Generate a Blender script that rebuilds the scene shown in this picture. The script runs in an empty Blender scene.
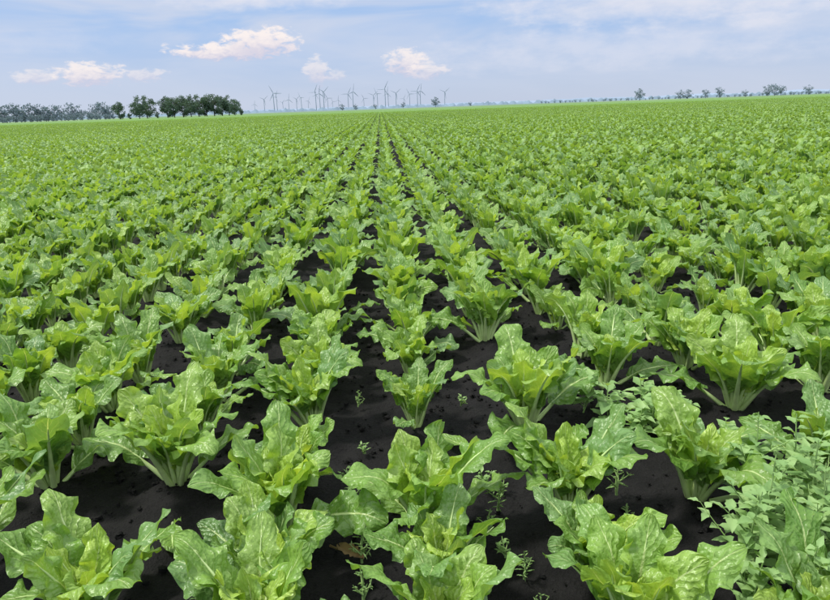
import bpy, math, random
import numpy as np
from mathutils import Vector, Matrix, noise

random.seed(7)
rng = np.random.default_rng(7)
scene = bpy.context.scene
scene.view_settings.view_transform = 'Standard'
scene.view_settings.look = 'None'
scene.view_settings.exposure = 0

SUN_EL = 60.0
SUN_AZ = -80.0     # degrees clockwise from +Y (negative: left of view)

# ------------------------------------------------------------------ node helpers
class NT:
    def __init__(s, tree):
        s.t = tree; s.n = tree.nodes; s.l = tree.links
    def put(s, sock, val):
        if hasattr(val, 'is_output'):
            s.l.new(val, sock)
        else:
            sock.default_value = val
    def m(s, op, a, b=0.0, c=0.0, clamp=False):
        n = s.n.new('ShaderNodeMath'); n.operation = op; n.use_clamp = clamp
        s.put(n.inputs[0], a); s.put(n.inputs[1], b); s.put(n.inputs[2], c)
        return n.outputs[0]
    def mix(s, f, a, b, blend='MIX'):
        n = s.n.new('ShaderNodeMix'); n.data_type = 'RGBA'; n.blend_type = blend
        s.put(n.inputs[0], f)
        for i, v in ((6, a), (7, b)):
            if isinstance(v, (tuple, list)) and len(v) == 3: v = (*v, 1)
            s.put(n.inputs[i], v)
        return n.outputs[2]
    def noise(s, vec, scale, detail=3, rough=0.5, dist=0.0, out=0):
        n = s.n.new('ShaderNodeTexNoise')
        if vec is not None: s.l.new(vec, n.inputs['Vector'])
        n.inputs['Scale'].default_value = scale
        n.inputs['Detail'].default_value = detail
        n.inputs['Roughness'].default_value = rough
        n.inputs['Distortion'].default_value = dist
        return n.outputs[out]
    def rng(s, v, a, b, c=0.0, d=1.0, smooth=True):
        n = s.n.new('ShaderNodeMapRange')
        if smooth: n.interpolation_type = 'SMOOTHSTEP'
        s.put(n.inputs[0], v); s.put(n.inputs[1], a); s.put(n.inputs[2], b)
        s.put(n.inputs[3], c); s.put(n.inputs[4], d)
        return n.outputs[0]

def new_mat(name):
    m = bpy.data.materials.new(name); m.use_nodes = True
    m.node_tree.nodes.clear()
    return m, NT(m.node_tree)

def simple_mat(name, col, rough=0.8, var=0.25, scale=5.0, spec=0.3):
    m, t = new_mat(name)
    out = t.n.new('ShaderNodeOutputMaterial'); b = t.n.new('ShaderNodeBsdfPrincipled')
    tc = t.n.new('ShaderNodeTexCoord')
    nz = t.noise(tc.outputs['Object'], scale, 2)
    dark = tuple(c*(1-var) for c in col); lite = tuple(min(1, c*(1+var)) for c in col)
    t.l.new(t.mix(t.rng(nz, .3, .7), dark, lite), b.inputs['Base Color'])
    b.inputs['Roughness'].default_value = rough
    b.inputs['Specular IOR Level'].default_value = spec
    t.l.new(b.outputs[0], out.inputs[0])
    return m

def leaf_mat(name, dark, lite, young, vein, trans=0.3, rough=0.42, detail=True, spec=0.5, blue=None):
    m, t = new_mat(name)
    out = t.n.new('ShaderNodeOutputMaterial'); b = t.n.new('ShaderNodeBsdfPrincipled')
    at = t.n.new('ShaderNodeAttribute'); at.attribute_name = 'leaf'
    sx = t.n.new('ShaderNodeSeparateXYZ'); t.l.new(at.outputs['Vector'], sx.inputs[0])
    u = t.m('ABSOLUTE', sx.outputs[0]); v = sx.outputs[1]; r = sx.outputs[2]
    tc = t.n.new('ShaderNodeTexCoord'); oi = t.n.new('ShaderNodeObjectInfo')
    tone = t.m('MULTIPLY', t.m('FRACT', t.m('MULTIPLY', r, 7.31)), 0.6)
    tone = t.m('ADD', tone, t.m('MULTIPLY', oi.outputs['Random'], 0.4))
    if detail:
        nz = t.noise(tc.outputs['Object'], 38.0, 1)
        tone = t.m('ADD', tone, t.m('MULTIPLY', t.m('SUBTRACT', nz, .5), .5))
    col = t.mix(t.rng(tone, 0, 1, 0, 1, False), dark, lite)
    col = t.mix(t.m('MULTIPLY', t.rng(r, .38, 1.0), .85), col, young)
    if blue is not None:   # some leaves, scattered: blue-green tone
        fr = t.m('FRACT', t.m('MULTIPLY', r, 23.7))
        col = t.mix(t.rng(fr, .55, .95, 0, .65), col, blue)
    if detail:
        wob = t.m('MULTIPLY', t.m('SUBTRACT', nz, 0.5), 1.1)
        p = t.m('ADD', t.m('SUBTRACT', t.m('MULTIPLY', v, 7.0), t.m('MULTIPLY', u, 2.8)), wob)
        pp = t.m('PINGPONG', p, 0.5)
        sv = t.m('MULTIPLY', t.rng(pp, .01, .07, 1, 0), t.rng(u, .25, .95, 1, .12))
        wid = t.m('ADD', t.m('MULTIPLY', t.m('SUBTRACT', 1.0, v), 0.075), 0.018)
        mr = t.rng(t.m('DIVIDE', u, wid), .45, 1.2, 1, 0)
        col = t.mix(t.m('MULTIPLY', sv, .34), col, vein)
        col = t.mix(t.m('MULTIPLY', mr, .9), col, vein)
        fine = t.noise(tc.outputs['Object'], 95.0, 1)
        col = t.mix(t.rng(fine, .40, .75, 0, .12), col, tuple(c*.5 for c in dark))
        h = t.m('ADD', t.m('MULTIPLY', t.m('SQRT', pp), .9), t.m('MULTIPLY', fine, .8))
        h = t.m('ADD', h, t.m('MULTIPLY', nz, 1.8))
        bp = t.n.new('ShaderNodeBump'); bp.inputs['Strength'].default_value = 0.65
        bp.inputs['Distance'].default_value = 0.007
        t.l.new(h, bp.inputs['Height']); t.l.new(bp.outputs[0], b.inputs['Normal'])
    b.inputs['Roughness'].default_value = rough
    b.inputs['Specular IOR Level'].default_value = spec
    t.l.new(col, b.inputs['Base Color'])
    tr = t.n.new('ShaderNodeBsdfTranslucent')
    t.l.new(t.mix(1.0, col, (1.65, 1.5, .6), 'MULTIPLY'), tr.inputs[0])
    mx = t.n.new('ShaderNodeMixShader'); mx.inputs[0].default_value = trans
    t.l.new(b.outputs[0], mx.inputs[1]); t.l.new(tr.outputs[0], mx.inputs[2])
    t.l.new(mx.outputs[0], out.inputs[0])
    return m

beet_leaf = leaf_mat('beet_leaf', (.125, .275, .042), (.28, .475, .085), (.46, .63, .11), (.56, .68, .30), rough=.38, spec=.7, blue=(.17, .32, .12), trans=.34)
beet_far = leaf_mat('beet_leaf_far', (.145, .29, .050), (.275, .45, .09), (.39, .56, .12), (.3, .45, .15), detail=False, rough=.5, spec=.5, blue=(.18, .31, .13))
weed_leaf = leaf_mat('weed_leaf', (.18, .33, .11), (.29, .46, .17), (.36, .53, .21), (.3, .42, .22), rough=.55, detail=False)
petiole_m = simple_mat('beet_petiole', (.50, .64, .27), .4, .18, 12, .5)
stem_m = simple_mat('weed_stem', (.28, .42, .15), .6, .2, 20)
dead_m = simple_mat('dead_leaf', (.20, .13, .06), .8, .35, 30)

# ------------------------------------------------------------------ mesh builder
class MB:
    def __init__(s):
        s.V = []; s.F = []; s.A = []; s.M = []; s.n = 0
    def grid(s, P, att, mat=0, closed=False):
        """P: (a,b,3) ; att (a,b,3)"""
        a, b = P.shape[:2]
        s.V.append(P.reshape(-1, 3)); s.A.append(att.reshape(-1, 3))
        i = np.arange(a*b).reshape(a, b) + s.n
        if closed:
            j = np.roll(i, -1, axis=1)
            q = np.stack([i[:-1], j[:-1], j[1:], i[1:]], -1).reshape(-1, 4)
        else:
            q = np.stack([i[:-1, :-1], i[:-1, 1:], i[1:, 1:], i[1:, :-1]], -1).reshape(-1, 4)
        s.F.append(q); s.M.append(np.full(len(q), mat)); s.n += a*b
    def tube(s, C, r, sides=5, mat=1, rv=.5):
        C = np.asarray(C, float); r = np.asarray(r, float)
        T = np.gradient(C, axis=0); T /= np.linalg.norm(T, axis=1, keepdims=True)+1e-9
        ref = np.array([0.31, 0.17, 1.0]) if abs(T[:, 2]).mean() < .8 else np.array([1, .2, 0.])
        A = np.cross(T, ref); A /= np.linalg.norm(A, axis=1, keepdims=True)+1e-9
        B = np.cross(T, A)
        th = np.linspace(0, 2*math.pi, sides, endpoint=False)
        P = C[:, None]+r[:, None, None]*(np.cos(th)[None, :, None]*A[:, None]+np.sin(th)[None, :, None]*B[:, None])
        att = np.zeros_like(P); att[..., 2] = rv
        s.grid(P, att, mat, closed=True)
    def merge(s, o, M3, off, rshift=0):
        V = np.concatenate(o.V) @ M3.T + off
        A = np.concatenate(o.A).copy()
        s.V.append(V); s.A.append(A); s.F.append(np.concatenate(o.F)+s.n); s.M.append(np.concatenate(o.M)); s.n += len(V)
    def mesh(s, name, mats, smooth=True):
        V = np.concatenate(s.V); F = np.concatenate(s.F); A = np.concatenate(s.A); M = np.concatenate(s.M)
        me = bpy.data.meshes.new(name)
        me.vertices.add(len(V)); me.vertices.foreach_set('co', V.astype(np.float32).ravel())
        me.loops.add(F.size); me.loops.foreach_set('vertex_index', F.astype(np.int32).ravel())
        me.polygons.add(len(F)); me.polygons.foreach_set('loop_start', np.arange(0, F.size, 4, dtype=np.int32))
        me.polygons.foreach_set('loop_total', np.full(len(F), 4, dtype=np.int32))
        for m in mats: me.materials.append(m)
        me.polygons.foreach_set('material_index', M.astype(np.int32))
        me.polygons.foreach_set('use_smooth', np.full(len(F), smooth))
        at = me.attributes.new('leaf', 'FLOAT_VECTOR', 'POINT')
        at.data.foreach_set('vector', A.astype(np.float32).ravel())
        me.update(calc_edges=True); me.validate()
        return me

def link(name, data):
    o = bpy.data.objects.new(name, data); scene.collection.objects.link(o); return o

# ------------------------------------------------------------------ beet leaf and plant
def beet_leaf_geo(mb, az, L, pf, W, phi0, bend, twist, nu, nv, age, R, base=(0, 0, 0), ruffle=1.0, tube=True):
    Rv = np.array([math.cos(az), math.sin(az), 0.]); Z = np.array([0, 0, 1.]); S0 = np.array([-math.sin(az), math.cos(az), 0.])
    K = 60
    s = np.linspace(0, 1, K+1)
    phi = phi0+bend*s**2.4
    T = np.sin(phi)[:, None]*Rv+np.cos(phi)[:, None]*Z
    side = R.normal(0, .15)
    T = T+S0*(side*s)[:, None]; T /= np.linalg.norm(T, axis=1, keepdims=True)
    C = np.vstack([[0, 0, 0], np.cumsum(T[:-1]*L/K, axis=0)])+np.array(base)
    def samp(arr, q): return np.stack([np.interp(q, s, arr[:, k]) for k in range(3)], -1)
    v = np.linspace(0, 1, nv+1)
    v = v if nv < 8 else .5*v+.5*(1-np.cos(math.pi*v))/2
    q = pf+(1-pf)*v
    Cb = samp(C, q); Tb = samp(T, q)
    Sb = S0[None]-Tb*(Tb@S0)[:, None]; Sb /= np.linalg.norm(Sb, axis=1, keepdims=True)
    Nb = np.cross(Tb, Sb)
    ph = np.interp(q, s, phi)
    ref = -np.cos(ph)[:, None]*Rv+np.sin(ph)[:, None]*Z
    sg = np.sign((Nb*ref).sum(1))[:, None]; Nb = Nb*sg
    tw = twist*(0.3+0.7*v)
    Sr = Sb*np.cos(tw)[:, None]+Nb*np.sin(tw)[:, None]
    Nr = -Sb*np.sin(tw)[:, None]+Nb*np.cos(tw)[:, None]
    shape = np.sin(math.pi*np.clip(v, 0, 1)**.82)**.54
    shape = np.where(v > .01, shape, .07); shape[-1] = .12
    # uneven outline
    wob = 1+.06*np.sin(2*math.pi*(v*R.uniform(1.5, 2.5)+R.random()))+.03*np.sin(2*math.pi*(v*5.3+R.random()))
    w = W/2*shape*wob
    u = np.linspace(-1, 1, 2*nu+1)
    U, Vv = np.meshgrid(u, v)
    au = np.abs(U)
    fold = (.62-.52*Vv+R.normal(0, .12))*.8
    lat = U*w[:, None]*np.cos(fold*.8)
    nor = au*w[:, None]*np.sin(fold)
    f = R.uniform(2.1, 3.3)
    env = np.sin(math.pi*np.clip(Vv, .04, .95))**.5
    phs = np.where(U > 0, R.uniform(0, 6.28), R.uniform(0, 6.28))
    am = .0182*ruffle*(W/.16)
    warp = Vv+.04*np.sin(2*math.pi*Vv*1.7+phs)
    rf = np.sin(2*math.pi*f*warp+phs+1.1*au)+.40*np.sin(2*math.pi*f*2.2*warp+phs*1.7)*au
    nor = nor+am*au**2.0*rf*env
    lat = lat+np.sign(U)*am*.38*au**2*np.cos(2*math.pi*f*1.5*warp+phs)*env
    nor = nor-.20*w[:, None]*au**3
    pk = np.sin(2*math.pi*(Vv*6-au*1.8)+R.uniform(0, 6))
    nor = nor+.0020*(W/.16)*pk*np.sin(math.pi*au)*env
    # slow undulation along the whole blade
    nor = nor+.010*(L/.4)*np.sin(2*math.pi*(Vv*1.3+R.random()))*Vv
    tt = -.20*W*au**2*(1-Vv)**2+.003*rf*au
    P = Cb[:, None]+Sr[:, None]*lat[..., None]+Nr[:, None]*nor[..., None]+Tb[:, None]*tt[..., None]
    P[..., 2] = np.maximum(P[..., 2], .012+.01*au)
    att = np.stack([U, Vv, np.full_like(U, age)], -1)
    mb.grid(P, att, 0)
    if tube:
        qq = np.linspace(0, pf+(1-pf)*.7, 12 if nv > 12 else 6)
        Cc = samp(C, qq)
        tfrac = qq/qq[-1]
        rad = (.0112*(1-tfrac)**.8+.0012)*(L/.42)
        Nn = samp(T, qq); Sx = S0[None]-Nn*(Nn@S0)[:, None]
        nn = np.cross(Sx, Nn)
        rf2 = -np.cos(np.interp(qq, s, phi))[:, None]*Rv+np.sin(np.interp(qq, s, phi))[:, None]*Z
        nn *= np.sign((nn*rf2).sum(1))[:, None]
        Cc = Cc-nn*(rad*.75)[:, None]
        Cc[:, 2] = np.maximum(Cc[:, 2], .0)
        mb.tube(Cc, rad, 6 if nv > 12 else 4, 1)

def beet_plant(R, n, nu, nv, ruffle=1.0, tube=True, spread=1.0, low=True):
    mb = MB()
    az0 = R.uniform(0, 6.28)
    for i in range(n):
        t = (i+.5)/n                     # 0 inner .. 1 outer
        az = az0+i*2.39996+R.normal(0, .28)
        L = (.22+.235*t**.6)*R.uniform(.82, 1.14)
        W = (.078+.072*t**.6)*R.uniform(.82, 1.2)
        phi0 = (.07+.35*t**1.3+abs(R.normal(0, .07)))*spread
        bend = .30+.78*t**.9+R.normal(0, .28)
        if low and t > .85 and R.random() < .6:
            phi0 += .45; bend = .95; L *= .9
        pf = R.uniform(.33, .44)
        age = 1-t*.75+R.uniform(-.16, .16)
        b = (math.cos(az)*.014*t, math.sin(az)*.014*t, -.01)
        beet_leaf_geo(mb, az, L, pf, W, phi0, bend, R.normal(0, .5), nu, nv, age, R, b, ruffle, tube)
    return mb

def R(seed): return np.random.default_rng(seed)

hero_meshes = [beet_plant(R(700+i), 17+i % 5, 6, 32, 1.25).mesh('sugar_beet_plant_mesh', [beet_leaf, petiole_m]) for i in range(14)]

def proto_collection(name, meshes):
    c = bpy.data.collections.new(name)
    for i, me in enumerate(meshes):
        o = bpy.data.objects.new('%s_%02d' % (name, i), me); c.objects.link(o)
    return c

def scatter(name, pts, rots, scl, idx, coll):
    me = bpy.data.meshes.new(name)
    me.from_pydata([tuple(p) for p in pts], [], [])
    a = me.attributes.new('rot', 'FLOAT_VECTOR', 'POINT'); a.data.foreach_set('vector', np.asarray(rots, np.float32).ravel())
    a = me.attributes.new('scl', 'FLOAT_VECTOR', 'POINT'); a.data.foreach_set('vector', np.asarray(scl, np.float32).ravel())
    a = me.attributes.new('idx', 'INT', 'POINT'); a.data.foreach_set('value', np.asarray(idx, np.int32))
    o = link(name, me)
    ng = bpy.data.node_groups.new(name+'_gn', 'GeometryNodeTree')
    ng.interface.new_socket('Geometry', in_out='INPUT', socket_type='NodeSocketGeometry')
    ng.interface.new_socket('Geometry', in_out='OUTPUT', socket_type='NodeSocketGeometry')
    gi = ng.nodes.new('NodeGroupInput'); go = ng.nodes.new('NodeGroupOutput')
    ip = ng.nodes.new('GeometryNodeInstanceOnPoints')
    ci = ng.nodes.new('GeometryNodeCollectionInfo')
    ci.inputs['Collection'].default_value = coll
    ci.inputs['Separate Children'].default_value = True
    ci.inputs['Reset Children'].default_value = True
    def na(nm, ty):
        n = ng.nodes.new('GeometryNodeInputNamedAttribute'); n.data_type = ty; n.inputs['Name'].default_value = nm
        return [x for x in n.outputs if x.enabled][0]
    ng.links.new(gi.outputs[0], ip.inputs['Points'])
    ng.links.new(ci.outputs[0], ip.inputs['Instance'])
    ip.inputs['Pick Instance'].default_value = True
    ng.links.new(na('idx', 'INT'), ip.inputs['Instance Index'])
    ng.links.new(na('rot', 'FLOAT_VECTOR'), ip.inputs['Rotation'])
    ng.links.new(na('scl', 'FLOAT_VECTOR'), ip.inputs['Scale'])
    ng.links.new(ip.outputs[0], go.inputs[0])
    md = o.modifiers.new('scatter', 'NODES'); md.node_group = ng
    return o

# ------------------------------------------------------------------ the rows
ROW0 = 0.10; SP = 0.50
def rowx(k): return ROW0+SP*k
hero = [  # row, along-row distance, scale
    (0, 1.36, .90), (0, 1.58, .80), (0, 1.85, .98), (0, 2.61, .72), (0, 3.18, .88), (0, 3.55, .90),
    (1, 1.32, .92), (1, 1.56, .80), (1, 1.92, .98), (1, 2.56, 1.16), (1, 3.66, .98),
    (2, 1.25, .9), (2, 1.95, 1.10), (2, 2.93, 1.05), (2, 3.34, .92),
    (3, 1.5, .8), (3, 2.0, .9), (3, 2.62, 1.10), (3, 3.1, .92), (3, 3.45, .92),
    (4, 2.1, .9), (4, 2.75, 1.02), (4, 3.1, .92), (4, 3.5, .92),
    (-1, 1.36, .95), (-1, 1.60, .82), (-1, 1.92, 1.04), (-1, 2.2, .72), (-1, 2.66, 1.02), (-1, 3.08, .92), (-1, 3.42, .92),
    (-2, 1.52, .98), (-2, 2.26, 1.10), (-2, 2.62, .75), (-2, 2.98, 1.02), (-2, 3.35, .92),
    (-3, 1.72, 1.05), (-3, 2.28, 1.08), (-3, 2.62, .88), (-3, 2.95, .96), (-3, 3.3, .92),
    (-4, 2.2, 1.0), (-4, 2.7, 1.0), (-4, 3.1, .92), (-4, 3.5, .92),
]
for i, (k, y, s) in enumerate(hero):
    o = link('sugar_beet_plant', hero_meshes[(i*5+k) % len(hero_meshes)])
    o.location = (rowx(k)+rng.normal(0, .015), y, 0.0)
    o.rotation_euler = (rng.normal(0, .06), rng.normal(0, .06), rng.uniform(0, 6.28))
    o.scale = (s*rng.uniform(.93, 1.03), s*rng.uniform(.93, 1.03), s*rng.uniform(.94, 1.07))

mid_meshes = [beet_plant(R(300+i), 13+i % 4, 3, 14, 1.2).mesh('beet_mid', [beet_leaf, petiole_m]) for i in range(12)]
mid_coll = proto_collection('beet_mid', mid_meshes)
pts = []; rots = []; scl = []; idx = []
hero_rows = range(-4, 5)
def inview(x, y, margin):
    return abs(x-0.043*y) < y*.74+margin
def vigor(x, y):
    return 1+.14*noise.noise(Vector((x*.3, y*.15, 3.1)))
NEAR_END = 14.0
for k in range(-30, 32):
    x = rowx(k)
    y = 3.80 if k in hero_rows else 0.3
    y += rng.uniform(0, .2)
    while y < NEAR_END:
        if inview(x, y, 2.0) and rng.random() > .035:
            s = rng.uniform(.74, 1.06)*vigor(x, y)
            if rng.random() < .07: s *= .7
            pts.append((x+rng.normal(0, .020), y, 0)); rots.append((rng.normal(0, .07), rng.normal(0, .07), rng.uniform(0, 6.28)))
            scl.append((s*.95, s*.95, s*rng.uniform(.92, 1.14))); idx.append(rng.integers(0, 12))
        y += rng.uniform(.20, .35)
scatter('sugar_beet_rows', pts, rots, scl, idx, mid_coll)

# far: patches of lower-detail plants
def patch(seed, rows, length, nu, nv, nleaf, tube):
    Rr = R(seed); protos = [beet_plant(R(seed*31+i), nleaf, nu, nv, 1.1, tube, low=False) for i in range(6)]
    mb = MB()
    for r in range(rows):
        y = Rr.uniform(0, .2)
        while y < length:
            a = Rr.uniform(0, 6.28); s = Rr.uniform(.74, 1.08)
            M = np.array([[math.cos(a), -math.sin(a), 0], [math.sin(a), math.cos(a), 0], [0, 0, 1.13]])*s*.88
            if Rr.random() > .03:
                mb.merge(protos[Rr.integers(0, 6)], M, np.array([r*SP+Rr.normal(0, .016), y, 0]))
            y += Rr.uniform(.19, .34)
    return mb
fm = [patch(40+i, 4, 2.0, 2, 6, 11, False).mesh('beet_patch', [beet_far, petiole_m]) for i in range(6)]
pc = proto_collection('beet_patch', fm)
pts = []; rots = []; scl = []; idx = []
for ky in range(0, 20):
    y = NEAR_END+ky*2
    for kx in range(-30, 31):
        x = rowx(kx*4)
        if inview(x, y, 4):
            s = vigor(x, y)
            pts.append((x, y, 0)); rots.append((0, 0, 0)); scl.append((1, 1, s)); idx.append(rng.integers(0, 6))
scatter('sugar_beet_rows', pts, rots, scl, idx, pc)
fm2 = [patch(60+i, 8, 4.0, 1, 3, 8, False).mesh('beet_patch_far', [beet_far, petiole_m]) for i in range(4)]
pc2 = proto_collection('beet_patch_far', fm2)
pts = []; rots = []; scl = []; idx = []
for ky in range(0, 40):
    y = NEAR_END+40+ky*4
    for kx in range(-60, 61):
        x = rowx(kx*8)
        if inview(x, y, 6):
            pts.append((x, y, 0)); rots.append((0, 0, 0)); scl.append((1, 1, vigor(x, y))); idx.append(rng.integers(0, 4))
scatter('sugar_beet_rows', pts, rots, scl, idx, pc2)
FAR_END = NEAR_END+40+40*4

# ------------------------------------------------------------------ ground
def graded(lo_f, hi_f, step, far_lo, far_hi):
    a = list(np.arange(lo_f, hi_f, step)); d = step; x = a[-1]
    while x < far_hi:
        d *= 1.28; x += d; a.append(x)
    d = step; x = lo_f; b = []
    while x > far_lo:
        d *= 1.28; x -= d; b.append(x)
    return np.array(b[::-1]+a)
gx = graded(-2.6, 2.8, .022, -7000, 7000); gy = graded(.9, 5.2, .024, -300, 9000)
X, Y = np.meshgrid(gx, gy)
Zg = np.zeros_like(X)
for j in range(X.shape[0]):
    for i in range(X.shape[1]):
        x = X[j, i]; y = Y[j, i]
        if -6 < x < 6 and 0 < y < 12:
            h = noise.fractal(Vector((x*9, y*9, 0)), .8, 2.1, 4)*.013
            h += max(0, noise.noise(Vector((x*26, y*26, 5))))*.02
            h += .012*math.cos((x-ROW0)/SP*2*math.pi)
            Zg[j, i] = h-.006
mb = MB(); P = np.stack([X, Y, Zg], -1); mb.grid(P, np.zeros_like(P), 0)
soil, t = new_mat('soil')
out = t.n.new('ShaderNodeOutputMaterial'); b = t.n.new('ShaderNodeBsdfPrincipled')
tc = t.n.new('ShaderNodeTexCoord'); ob = tc.outputs['Object']
n1 = t.noise(ob, 6, 3, .6); n2 = t.noise(ob, 70, 4, .65)
col = t.mix(t.rng(n1, .3, .7), (.0055, .0054, .0058), (.0125, .0120, .0125))
col = t.mix(t.rng(n2, .5, .8, 0, .5), col, (.026, .0245, .025))
vl = t.n.new('ShaderNodeVectorMath'); vl.operation = 'LENGTH'; t.l.new(ob, vl.inputs[0])
nf = t.noise(ob, .004, 3)
farc = t.mix(t.rng(nf, .42, .58), (.12, .21, .12), (.19, .25, .17))  # far land greens with distance haze mixed into the colour
col = t.mix(t.rng(vl.outputs['Value'], 240, 420), col, farc)
t.l.new(col, b.inputs['Base Color']); b.inputs['Roughness'].default_value = .8; b.inputs['Specular IOR Level'].default_value = .2
bp = t.n.new('ShaderNodeBump'); bp.inputs['Strength'].default_value = 1; bp.inputs['Distance'].default_value = .014
t.l.new(n2, bp.inputs['Height']); t.l.new(bp.outputs[0], b.inputs['Normal'])
t.l.new(b.outputs[0], out.inputs[0])
link('ground', mb.mesh('ground', [soil]))

# far crop canopy
can, t = new_mat('canopy_green')
out = t.n.new('ShaderNodeOutputMaterial'); b = t.n.new('ShaderNodeBsdfPrincipled')
tc = t.n.new('ShaderNodeTexCoord'); ob = tc.outputs['Object']
c = t.mix(t.rng(t.noise(ob, .6, 5, .7), .35, .65), (.11, .21, .06), (.17, .28, .085))
c = t.mix(t.rng(t.noise(ob, .02, 2), .35, .65, 0, .4), c, (.17, .28, .11))
t.l.new(c, b.inputs['Base Color']); b.inputs['Roughness'].default_value = .9; b.inputs['Specular IOR Level'].default_value = .1
t.l.new(b.outputs[0], out.inputs[0])
cx = np.linspace(-700, 700, 60); cy = np.linspace(FAR_END-50, 560, 60)
X, Y = np.meshgrid(cx, cy)
Zc = .27+.03*rng.standard_normal(X.shape); Zc[0] = .1; Zc[-1] = -.02
mb = MB(); P = np.stack([X, Y, Zc], -1); mb.grid(P, np.zeros_like(P)); link('sugar_beet_canopy', mb.mesh('canopy', [can]))

# soil clods
mb = MB()
ico_th = np.linspace(0, math.pi, 5); ico_ph = np.linspace(0, 2*math.pi, 7)[:-1]
for i in range(4200):
    x = rng.uniform(-2.6, 3.0); y = rng.uniform(1.0, 5.0)
    s = .004+.012*rng.random()**3
    TH, PH = np.meshgrid(ico_th, ico_ph, indexing='ij')
    r = s*(1+.3*rng.standard_normal(TH.shape)); r[0] = s; r[-1] = s
    P = np.stack([r*np.sin(TH)*np.cos(PH)+x, r*np.sin(TH)*np.sin(PH)+y, r*np.cos(TH)*.7+.004+.012*math.cos((x-ROW0)/SP*2*math.pi)], -1)
    mb.grid(P, np.zeros_like(P), 0, closed=True)
link('soil_clods', mb.mesh('soil_clods', [soil], smooth=False))

# ------------------------------------------------------------------ weeds
def weed(seed, H, nb, leafL, leafW, dens):
    Rr = R(seed); mb = MB()
    def shoot(p, d, L, r0, lf):
        n = 8; C = [np.array(p, float)]; dd = np.array(d, float)
        for i in range(n):
            dd = dd+np.array([Rr.normal(0, .06), Rr.normal(0, .06), .05]); dd /= np.linalg.norm(dd)
            C.append(C[-1]+dd*L/n)
        C = np.array(C); mb.tube(C, np.linspace(r0, r0*.35, n+1), 5, 1)
        m = int(dens*L/.02)
        for j in range(m):
            q = .12+.88*(j+Rr.random())/m; k = min(int(q*n), n-1); p0 = C[k]+(C[k+1]-C[k])*(q*n-k)
            az = j*2.4+Rr.normal(0, .3); el = Rr.uniform(.1, .9)
            T = np.array([math.cos(az)*math.cos(el), math.sin(az)*math.cos(el), math.sin(el)])
            S = np.array([-math.sin(az), math.cos(az), 0.]); N = np.cross(T, S)*-1; N = N if N[2] > 0 else -N
            l = leafL*lf*Rr.uniform(.6, 1.15)*(1.15-.6*q); w = leafW*lf*(1.15-.6*q)*Rr.uniform(.7, 1.1)
            vv = np.linspace(0, 1, 7); wid = np.array([.03, .06, .62, 1.0, .72, .38, .03])*w/2
            U, V = np.meshgrid(np.array([-1, -.5, 0, .5, 1.]), vv)
            P = p0+T*(V*l)[..., None]+S*(U*wid[:, None])[..., None]+N*(.35*np.abs(U)*wid[:, None]-.3*l*V**2+.0015*np.sin(V*14+U*4))[..., None]
            mb.grid(P, np.stack([U, V, np.full_like(U, Rr.uniform(.1, .9))], -1), 0)
    shoot((0, 0, 0), (Rr.normal(0, .1), Rr.normal(0, .1), 1), H, .0042, 1.0)
    for i in range(nb):
        az = i*2.4; h = H*(.08+.55*i/max(nb, 1)); L = H*Rr.uniform(.4, .65)*(1-.3*i/max(nb, 1))
        shoot((0, 0, h), (math.cos(az)*.9, math.sin(az)*.9, .75), L, .0028, .85)
    return mb.mesh('weed_mesh', [weed_leaf, stem_m])
goose = [weed(1, .36, 6, .092, .052, 1.1), weed(2, .30, 6, .084, .050, 1.1), weed(3, .20, 6, .10, .07, 1.0)]
small = [weed(11, .12, 4, .03, .006, 2.0), weed(12, .09, 4, .022, .007, 2.0), weed(13, .07, 4, .045, .018, 1.6)]
for (x, y, k, s) in [(1.02, 1.50, 0, 1.0), (1.16, 1.68, 1, 1.1), (1.28, 1.56, 0, 1.0), (.96, 1.36, 1, .9), (1.36, 1.80, 0, 1.1), (1.14, 1.38, 1, .9), (1.24, 1.86, 0, 1.05), (1.34, 1.66, 0, 1.1), (1.10, 1.58, 0, 1.1),
                     (.98, 2.50, 2, 1.1), (1.10, 2.42, 2, 1.1), (.90, 2.66, 2, 1.), (1.16, 2.56, 2, 1.1), (1.36, 2.2, 2, .9), (1.02, 2.36, 2, .9), (1.22, 2.36, 2, 1.), (1.28, 2.5, 2, .9)]:
    o = link('goosefoot_weed', goose[k]); o.location = (x, y, 0); o.rotation_euler = (0, 0, rng.uniform(0, 6)); o.scale = (s, s, s)
for (x, y, k, s) in [(.36, 1.95, 0, 1.2), (.30, 1.82, 1, 1.2), (.40, 2.06, 2, 1.1), (-.17, 2.05, 0, 1.1), (-.13, 1.72, 0, 1.2), (-.12, 1.55, 1, 1.3), (-.2, 2.2, 2, 1.),
                     (.82, 2.0, 0, 1.3), (.85, 2.15, 2, 1.2), (.78, 1.8, 1, 1.1), (-.62, 1.6, 2, .8), (.4, 1.45, 1, .9), (.34, 1.7, 2, 1.), (-.1, 1.9, 2, 1.),
                     (.34, 2.1, 2, 1.3), (-.14, 2.4, 2, .9), (.33, 2.8, 2, 1.), (-.66, 2.5, 2, 1.1), (.86, 2.8, 2, 1.2), (-1.12, 1.9, 2, 1.), (.31, 2.25, 1, 1.), (-.65, 2.1, 1, .9), (-.18, 2.85, 1, 1.), (.38, 1.6, 0, 1.)]:
    o = link('seedling_weed', small[k]); o.location = (x, y, 0); o.rotation_euler = (0, 0, rng.uniform(0, 6)); o.scale = (s, s, s)
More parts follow.
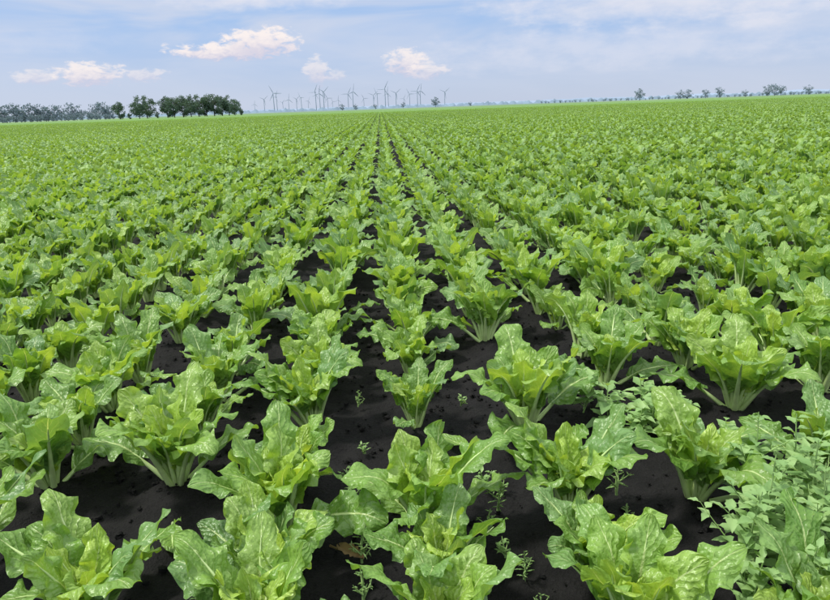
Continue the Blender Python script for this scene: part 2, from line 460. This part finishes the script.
# fallen leaves
for j, (x, y, a, m) in enumerate([(-.82, 1.98, -1.3, 0), (-.24, 1.80, -.6, 1), (.66, 3.0, .3, 1), (.34, 2.35, 2.5, 0)]):
    mb = MB(); beet_leaf_geo(mb, 0, .15 if m else .2, .3, .05 if m else .08, 1.45, .12, .1, 5, 16, .4, R(500+j), ruffle=2 if m else 1)
    o = link('fallen_leaf', mb.mesh('fallen_leaf', [dead_m if m else beet_leaf, dead_m if m else petiole_m])); o.location = (x, y, .012); o.rotation_euler = (0, 0, a)

# ------------------------------------------------------------------ trees
def tree_mb(seed, H, nleaf=1500, aspect=.8, lsz=.5):
    Rr = R(seed); mb = MB()
    C = np.array([[0, 0, -.3], [Rr.normal(0, .1), 0, H*.2], [Rr.normal(0, .2), Rr.normal(0, .2), H*.5], [Rr.normal(0, .3), 0, H*.85]])
    mb.tube(C, np.array([.035, .026, .016, .004])*H*.8, 7, 1)
    cl = []
    for i in range(18):
        h = H*(.12+.66*Rr.random()); az = i*2.4+Rr.normal(0, .3); env = math.sin(math.pi*min(1, max(.2, (h/H+.05)/1.0)))**.5
        rr = H*aspect*.42*env*Rr.uniform(.5, 1.05)
        tip = np.array([math.cos(az)*rr, math.sin(az)*rr, h+rr*.35])
        base = np.array([0, 0, h*.75]); midp = base*.5+tip*.5-np.array([0, 0, .03*H])
        mb.tube(np.array([base, midp, tip]), np.array([.010, .006, .002])*H, 5, 1)
        cl.append((tip, H*.14*Rr.uniform(.7, 1.4)))
        if i % 2: cl.append((midp, H*.12))
    cl.append((np.array([0, 0, H*.88]), H*.13))
    per = nleaf//len(cl)
    for c, r in cl:
        tone = Rr.uniform(.0, .5)
        for j in range(per):
            d = Rr.normal(0, 1, 3); d /= np.linalg.norm(d); p = c+d*r*(Rr.random()**.4)*np.array([1.1, 1.1, .85])
            a = Rr.normal(0, 1, 3); a /= np.linalg.norm(a); bb = np.cross(a, d+.01); bb /= np.linalg.norm(bb)+1e-6
            q = lsz*Rr.uniform(.5, 1.)*H/12
            P = np.array([[p-a*q*.5-bb*q*.35, p-a*q*.5+bb*q*.35], [p+a*q*.5-bb*q*.35, p+a*q*.5+bb*q*.35]])
            mb.grid(P, np.stack([np.zeros((2, 2)), np.zeros((2, 2)), np.full((2, 2), tone)], -1), 0)
    return mb
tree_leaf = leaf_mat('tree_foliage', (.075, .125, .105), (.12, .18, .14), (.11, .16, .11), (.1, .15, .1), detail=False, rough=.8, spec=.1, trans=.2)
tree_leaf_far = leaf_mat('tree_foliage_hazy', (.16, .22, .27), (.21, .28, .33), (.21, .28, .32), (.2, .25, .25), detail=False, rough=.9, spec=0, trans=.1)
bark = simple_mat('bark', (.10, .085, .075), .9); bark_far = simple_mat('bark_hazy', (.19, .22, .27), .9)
tmb = [tree_mb(900+i, 12, 2300, .85+.12*(i % 3), .6) for i in range(5)]
tmesh = [m.mesh('tree_mesh', [tree_leaf, bark]) for m in tmb]
def polar(azd, d): a = math.radians(azd); return (math.sin(a)*d, math.cos(a)*d)
def az_of(px): return math.degrees(math.atan((px-406)/675))+2.47
D = 430
for i, (px, h) in enumerate([(114, 10.5), (134, 12), (142, 14), (163, 13), (170, 12), (179, 13.5), (187, 12), (195, 13.5), (203, 12.5), (211, 13.5), (219, 12.5), (226, 13), (232, 9), (238, 5), (152, 4), (124, 4)]):
    o = link('deciduous_tree', tmesh[i % 5]); x, y = polar(az_of(px)-.35, D+rng.uniform(-8, 8)); s = h/12
    o.location = (x, y, 0); o.scale = (s, s, s*1.02); o.rotation_euler = (0, 0, rng.uniform(0, 6))
def tree_line(name, items, d, mats, lp=500):
    mb = MB()
    for i, (px, h) in enumerate(items):
        x, y = polar(az_of(px), d*rng.uniform(.98, 1.02)); m = tmb_far[i % len(tmb_far)]
        a = rng.uniform(0, 6.28); s = h/12; M = np.array([[math.cos(a), -math.sin(a), 0], [math.sin(a), math.cos(a), 0], [0, 0, 1.]])*s
        mb.merge(m, M, np.array([x, y, 0]))
    link(name, mb.mesh(name, mats))
tmb_far = [tree_mb(950+i, 12, 420, 1.0, .95) for i in range(4)]
items = [(p+rng.uniform(-2, 2), rng.uniform(9, 17)) for p in np.arange(-60, 100, 5.5)]
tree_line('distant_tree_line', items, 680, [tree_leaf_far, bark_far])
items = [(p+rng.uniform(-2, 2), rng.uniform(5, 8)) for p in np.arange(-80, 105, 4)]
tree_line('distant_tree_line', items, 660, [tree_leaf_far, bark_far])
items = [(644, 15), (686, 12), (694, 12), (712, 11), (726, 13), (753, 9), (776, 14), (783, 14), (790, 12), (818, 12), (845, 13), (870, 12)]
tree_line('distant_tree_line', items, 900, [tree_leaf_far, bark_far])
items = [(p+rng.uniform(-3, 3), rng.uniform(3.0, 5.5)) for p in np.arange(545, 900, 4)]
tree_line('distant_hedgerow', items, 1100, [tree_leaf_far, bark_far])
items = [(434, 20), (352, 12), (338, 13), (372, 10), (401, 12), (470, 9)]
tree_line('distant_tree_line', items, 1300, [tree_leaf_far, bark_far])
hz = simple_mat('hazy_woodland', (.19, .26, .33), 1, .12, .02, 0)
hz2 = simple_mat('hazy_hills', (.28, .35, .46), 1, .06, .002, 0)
def strip(name, d, a0, a1, hfun, mat, n=400):
    mb = MB(); az = np.linspace(a0, a1, n); P = np.zeros((2, n, 3))
    for i, a in enumerate(az):
        x, y = polar(a, d); P[0, i] = (x, y, -1); P[1, i] = (x*1.01, y*1.01, hfun(a))
    mb.grid(P, np.zeros_like(P)); link(name, mb.mesh(name, [mat]))
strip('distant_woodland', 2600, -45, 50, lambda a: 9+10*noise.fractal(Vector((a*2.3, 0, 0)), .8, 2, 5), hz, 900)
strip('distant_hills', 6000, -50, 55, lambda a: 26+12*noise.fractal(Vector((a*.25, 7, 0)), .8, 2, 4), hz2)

# ------------------------------------------------------------------ wind turbines
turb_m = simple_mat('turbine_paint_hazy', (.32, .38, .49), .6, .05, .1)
def turbine_parts(phase):
    tw = MB(); h = np.linspace(0, 95, 8); tw.tube(np.stack([h*0, h*0, h], -1), np.linspace(2.5, 1.5, 8), 12, 0)
    tower = tw.mesh('tower', [turb_m])
    na = MB(); yy = np.array([-5.2, -5, -4, 0, 4, 5.6, 5.8]); na.tube(np.stack([yy*0+.001*yy, yy, yy*0+96.5], -1), np.array([.1, 1.2, 1.8, 2.0, 1.8, 1.2, .1]), 10, 0)
    nac = na.mesh('nacelle', [turb_m])
    hb = MB(); yy = np.array([-8.4, -8, -7, -5.6, -5.2]); hb.tube(np.stack([yy*0+.001*yy, yy, yy*0+96.5], -1), np.array([.1, .9, 1.6, 1.6, 1.2]), 10, 0)
    hub = hb.mesh('hub', [turb_m])
    bl = []
    for k in range(3):
        a = phase+k*2.0944; r = np.array([0, 2, 6, 12, 24, 36, 44, 45.]); ch = np.array([1.6, 1.6, 3.2, 4.0, 2.8, 1.8, 1.1, .2]); th = np.array([1.6, 1.5, 1.0, .7, .45, .3, .2, .05])
        d = np.array([math.sin(a), 0, math.cos(a)]); c = np.array([math.cos(a), .25, -math.sin(a)])
        an = np.linspace(0, 2*math.pi, 8, endpoint=False)
        P = (r[:, None, None]*d+ch[:, None, None]*.5*np.cos(an)[None, :, None]*c+th[:, None, None]*.5*np.sin(an)[None, :, None]*np.array([0, 1, 0])+np.array([0, -6.8, 96.5]))
        m = MB(); m.grid(P, np.zeros_like(P), 0, closed=True); bl.append(m.mesh('blade', [turb_m]))
    return tower, nac, hub, bl
tp = [turbine_parts(p) for p in (.15, .9, 1.6, .5)]
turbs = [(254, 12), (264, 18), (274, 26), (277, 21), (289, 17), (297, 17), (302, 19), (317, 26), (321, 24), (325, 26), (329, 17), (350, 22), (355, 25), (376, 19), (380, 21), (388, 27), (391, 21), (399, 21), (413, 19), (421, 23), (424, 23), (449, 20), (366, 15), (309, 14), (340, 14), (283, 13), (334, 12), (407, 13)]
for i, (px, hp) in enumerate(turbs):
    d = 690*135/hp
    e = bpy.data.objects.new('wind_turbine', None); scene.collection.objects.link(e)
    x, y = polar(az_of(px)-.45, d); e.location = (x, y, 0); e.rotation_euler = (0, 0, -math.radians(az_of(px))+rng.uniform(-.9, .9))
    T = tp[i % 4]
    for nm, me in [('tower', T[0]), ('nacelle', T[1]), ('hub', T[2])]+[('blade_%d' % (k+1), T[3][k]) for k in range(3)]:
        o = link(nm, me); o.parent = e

# ------------------------------------------------------------------ sky
w = bpy.data.worlds.new('World'); scene.world = w; w.use_nodes = True
w.node_tree.nodes.clear(); t = NT(w.node_tree)
out = t.n.new('ShaderNodeOutputWorld'); bg = t.n.new('ShaderNodeBackground')
sky = t.n.new('ShaderNodeTexSky'); sky.sky_type = 'NISHITA'; sky.sun_disc = False
sky.sun_elevation = math.radians(SUN_EL); sky.sun_rotation = math.radians(SUN_AZ)
sky.altitude = 100; sky.air_density = 1.0; sky.dust_density = .6; sky.ozone_density = 2.5
tc = t.n.new('ShaderNodeTexCoord'); g = tc.outputs['Generated']
sx = t.n.new('ShaderNodeSeparateXYZ'); t.l.new(g, sx.inputs[0])
az = t.m('MULTIPLY', t.m('ARCTAN2', sx.outputs[0], sx.outputs[1]), 57.2958)
el = t.m('MULTIPLY', t.m('ARCSINE', sx.outputs[2]), 57.2958)
STR = .15; S = 1/STR
def k(c): return tuple(v*S for v in c)
skyc = t.mix(1.0, sky.outputs[0], (.66, .79, 1.08), 'MULTIPLY')
haze = t.mix(t.rng(el, 0, 9), k((.55, .62, .78)), k((.36, .54, .84)))
skyc = t.mix(t.rng(el, 2, 45, .90, .45), skyc, haze)
cv = t.n.new('ShaderNodeCombineXYZ'); t.l.new(t.m('MULTIPLY', az, .055), cv.inputs[0]); t.l.new(t.m('MULTIPLY', el, .30), cv.inputs[1])
veil = t.noise(cv.outputs[0], 1.0, 4, .55, .5)
vm = t.rng(veil, .34, .64, 0, .78)
vm = t.m('MULTIPLY', vm, t.rng(el, 1.0, 7, .4, 1))
skyc = t.mix(vm, skyc, k((.65, .70, .83)))
# bright white veil added overhead, out of view, to raise ambient light
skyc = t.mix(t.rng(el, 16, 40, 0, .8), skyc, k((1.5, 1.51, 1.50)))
cv2 = t.n.new('ShaderNodeCombineXYZ'); t.l.new(az, cv2.inputs[0]); t.l.new(t.m('MULTIPLY', el, 2.2), cv2.inputs[1])
nbig = t.m('SUBTRACT', t.noise(cv2.outputs[0], .28, 5, .6), .5)
ncl = t.m('SUBTRACT', t.noise(cv2.outputs[0], .85, 5, .62, .3), .5)
def blob(a0, e0, wa, we, nz, amt, lo=.0, hi=.6):
    a = t.m('POWER', t.m('ABSOLUTE', t.m('DIVIDE', t.m('SUBTRACT', az, a0), wa)), 2.0)
    e = t.m('POWER', t.m('ABSOLUTE', t.m('DIVIDE', t.m('SUBTRACT', el, e0), we)), 2.0)
    v = t.m('ADD', t.m('SUBTRACT', 1.0, t.m('ADD', a, e)), t.m('MULTIPLY', nz, 3.6))
    return t.m('MULTIPLY', t.rng(v, lo, hi), amt)
for (a0, e0, wa, we, amt) in [(-10, 9.2, 10, 1.3, .95), (27, 8.0, 18, 2.8, .9), (20, 4.2, 18, 1.9, .55), (-27, 5.6, 8, 1.0, .3)]:
    skyc = t.mix(blob(a0, e0, wa, we, nbig, amt, -.4, 1.5), skyc, k((.76, .78, .88)))
for (a0, e0, wa, we, amt) in [(-12.2, 4.9, 5.2, .78, .95), (-9.6, 5.6, 3.2, 1.25, .95), (-22.9, 3.3, 2.5, .95, .85), (-26.4, 3.1, 1.8, .6, .5), (-19.0, 3.2, 1.9, .55, .45),
                              (2.4, 3.7, 1.9, 1.2, .8), (4.2, 3.0, 1.9, .8, .6), (-5.2, 3.2, 1.2, 1.2, .55), (-3.8, 2.8, 1.2, .5, .35)]:
    mk = blob(a0, e0, wa, we, ncl, amt, -.1, .8)
    shade = t.rng(t.m('ADD', t.m('SUBTRACT', el, e0), t.m('MULTIPLY', ncl, 2.5)), -we, we*.6)
    cc = t.mix(shade, k((.62, .61, .76)), k((.99, .90, .87)))
    skyc = t.mix(mk, skyc, cc)
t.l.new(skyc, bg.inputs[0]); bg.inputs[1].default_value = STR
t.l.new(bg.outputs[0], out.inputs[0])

sd = bpy.data.lights.new('sun', 'SUN'); sd.energy = 3.5; sd.angle = math.radians(7); sd.color = (1, .96, .87)
so = link('sun', sd)
a = math.radians(SUN_AZ); e = math.radians(SUN_EL)
dirv = Vector((math.sin(a)*math.cos(e), math.cos(a)*math.cos(e), math.sin(e)))
so.rotation_euler = dirv.to_track_quat('Z', 'Y').to_euler(); so.location = (0, 0, 20)

# ------------------------------------------------------------------ camera
cd = bpy.data.cameras.new('camera'); cam = link('camera', cd); scene.camera = cam
cd.sensor_width = 36; cd.lens = 36*627/830; cd.clip_start = .05; cd.clip_end = 20000
yaw = math.radians(2.47); pit = math.radians(17.08); rol = math.radians(2.0)
F = Vector((math.sin(yaw)*math.cos(pit), math.cos(yaw)*math.cos(pit), -math.sin(pit)))
R0 = Vector((math.cos(yaw), -math.sin(yaw), 0)); U0 = R0.cross(F)
Rt = R0*math.cos(rol)-U0*math.sin(rol); Up = U0*math.cos(rol)+R0*math.sin(rol)
M = Matrix((Rt, Up, -F)).transposed().to_4x4(); M.translation = Vector((0, 0, 1.42))
cam.matrix_world = M
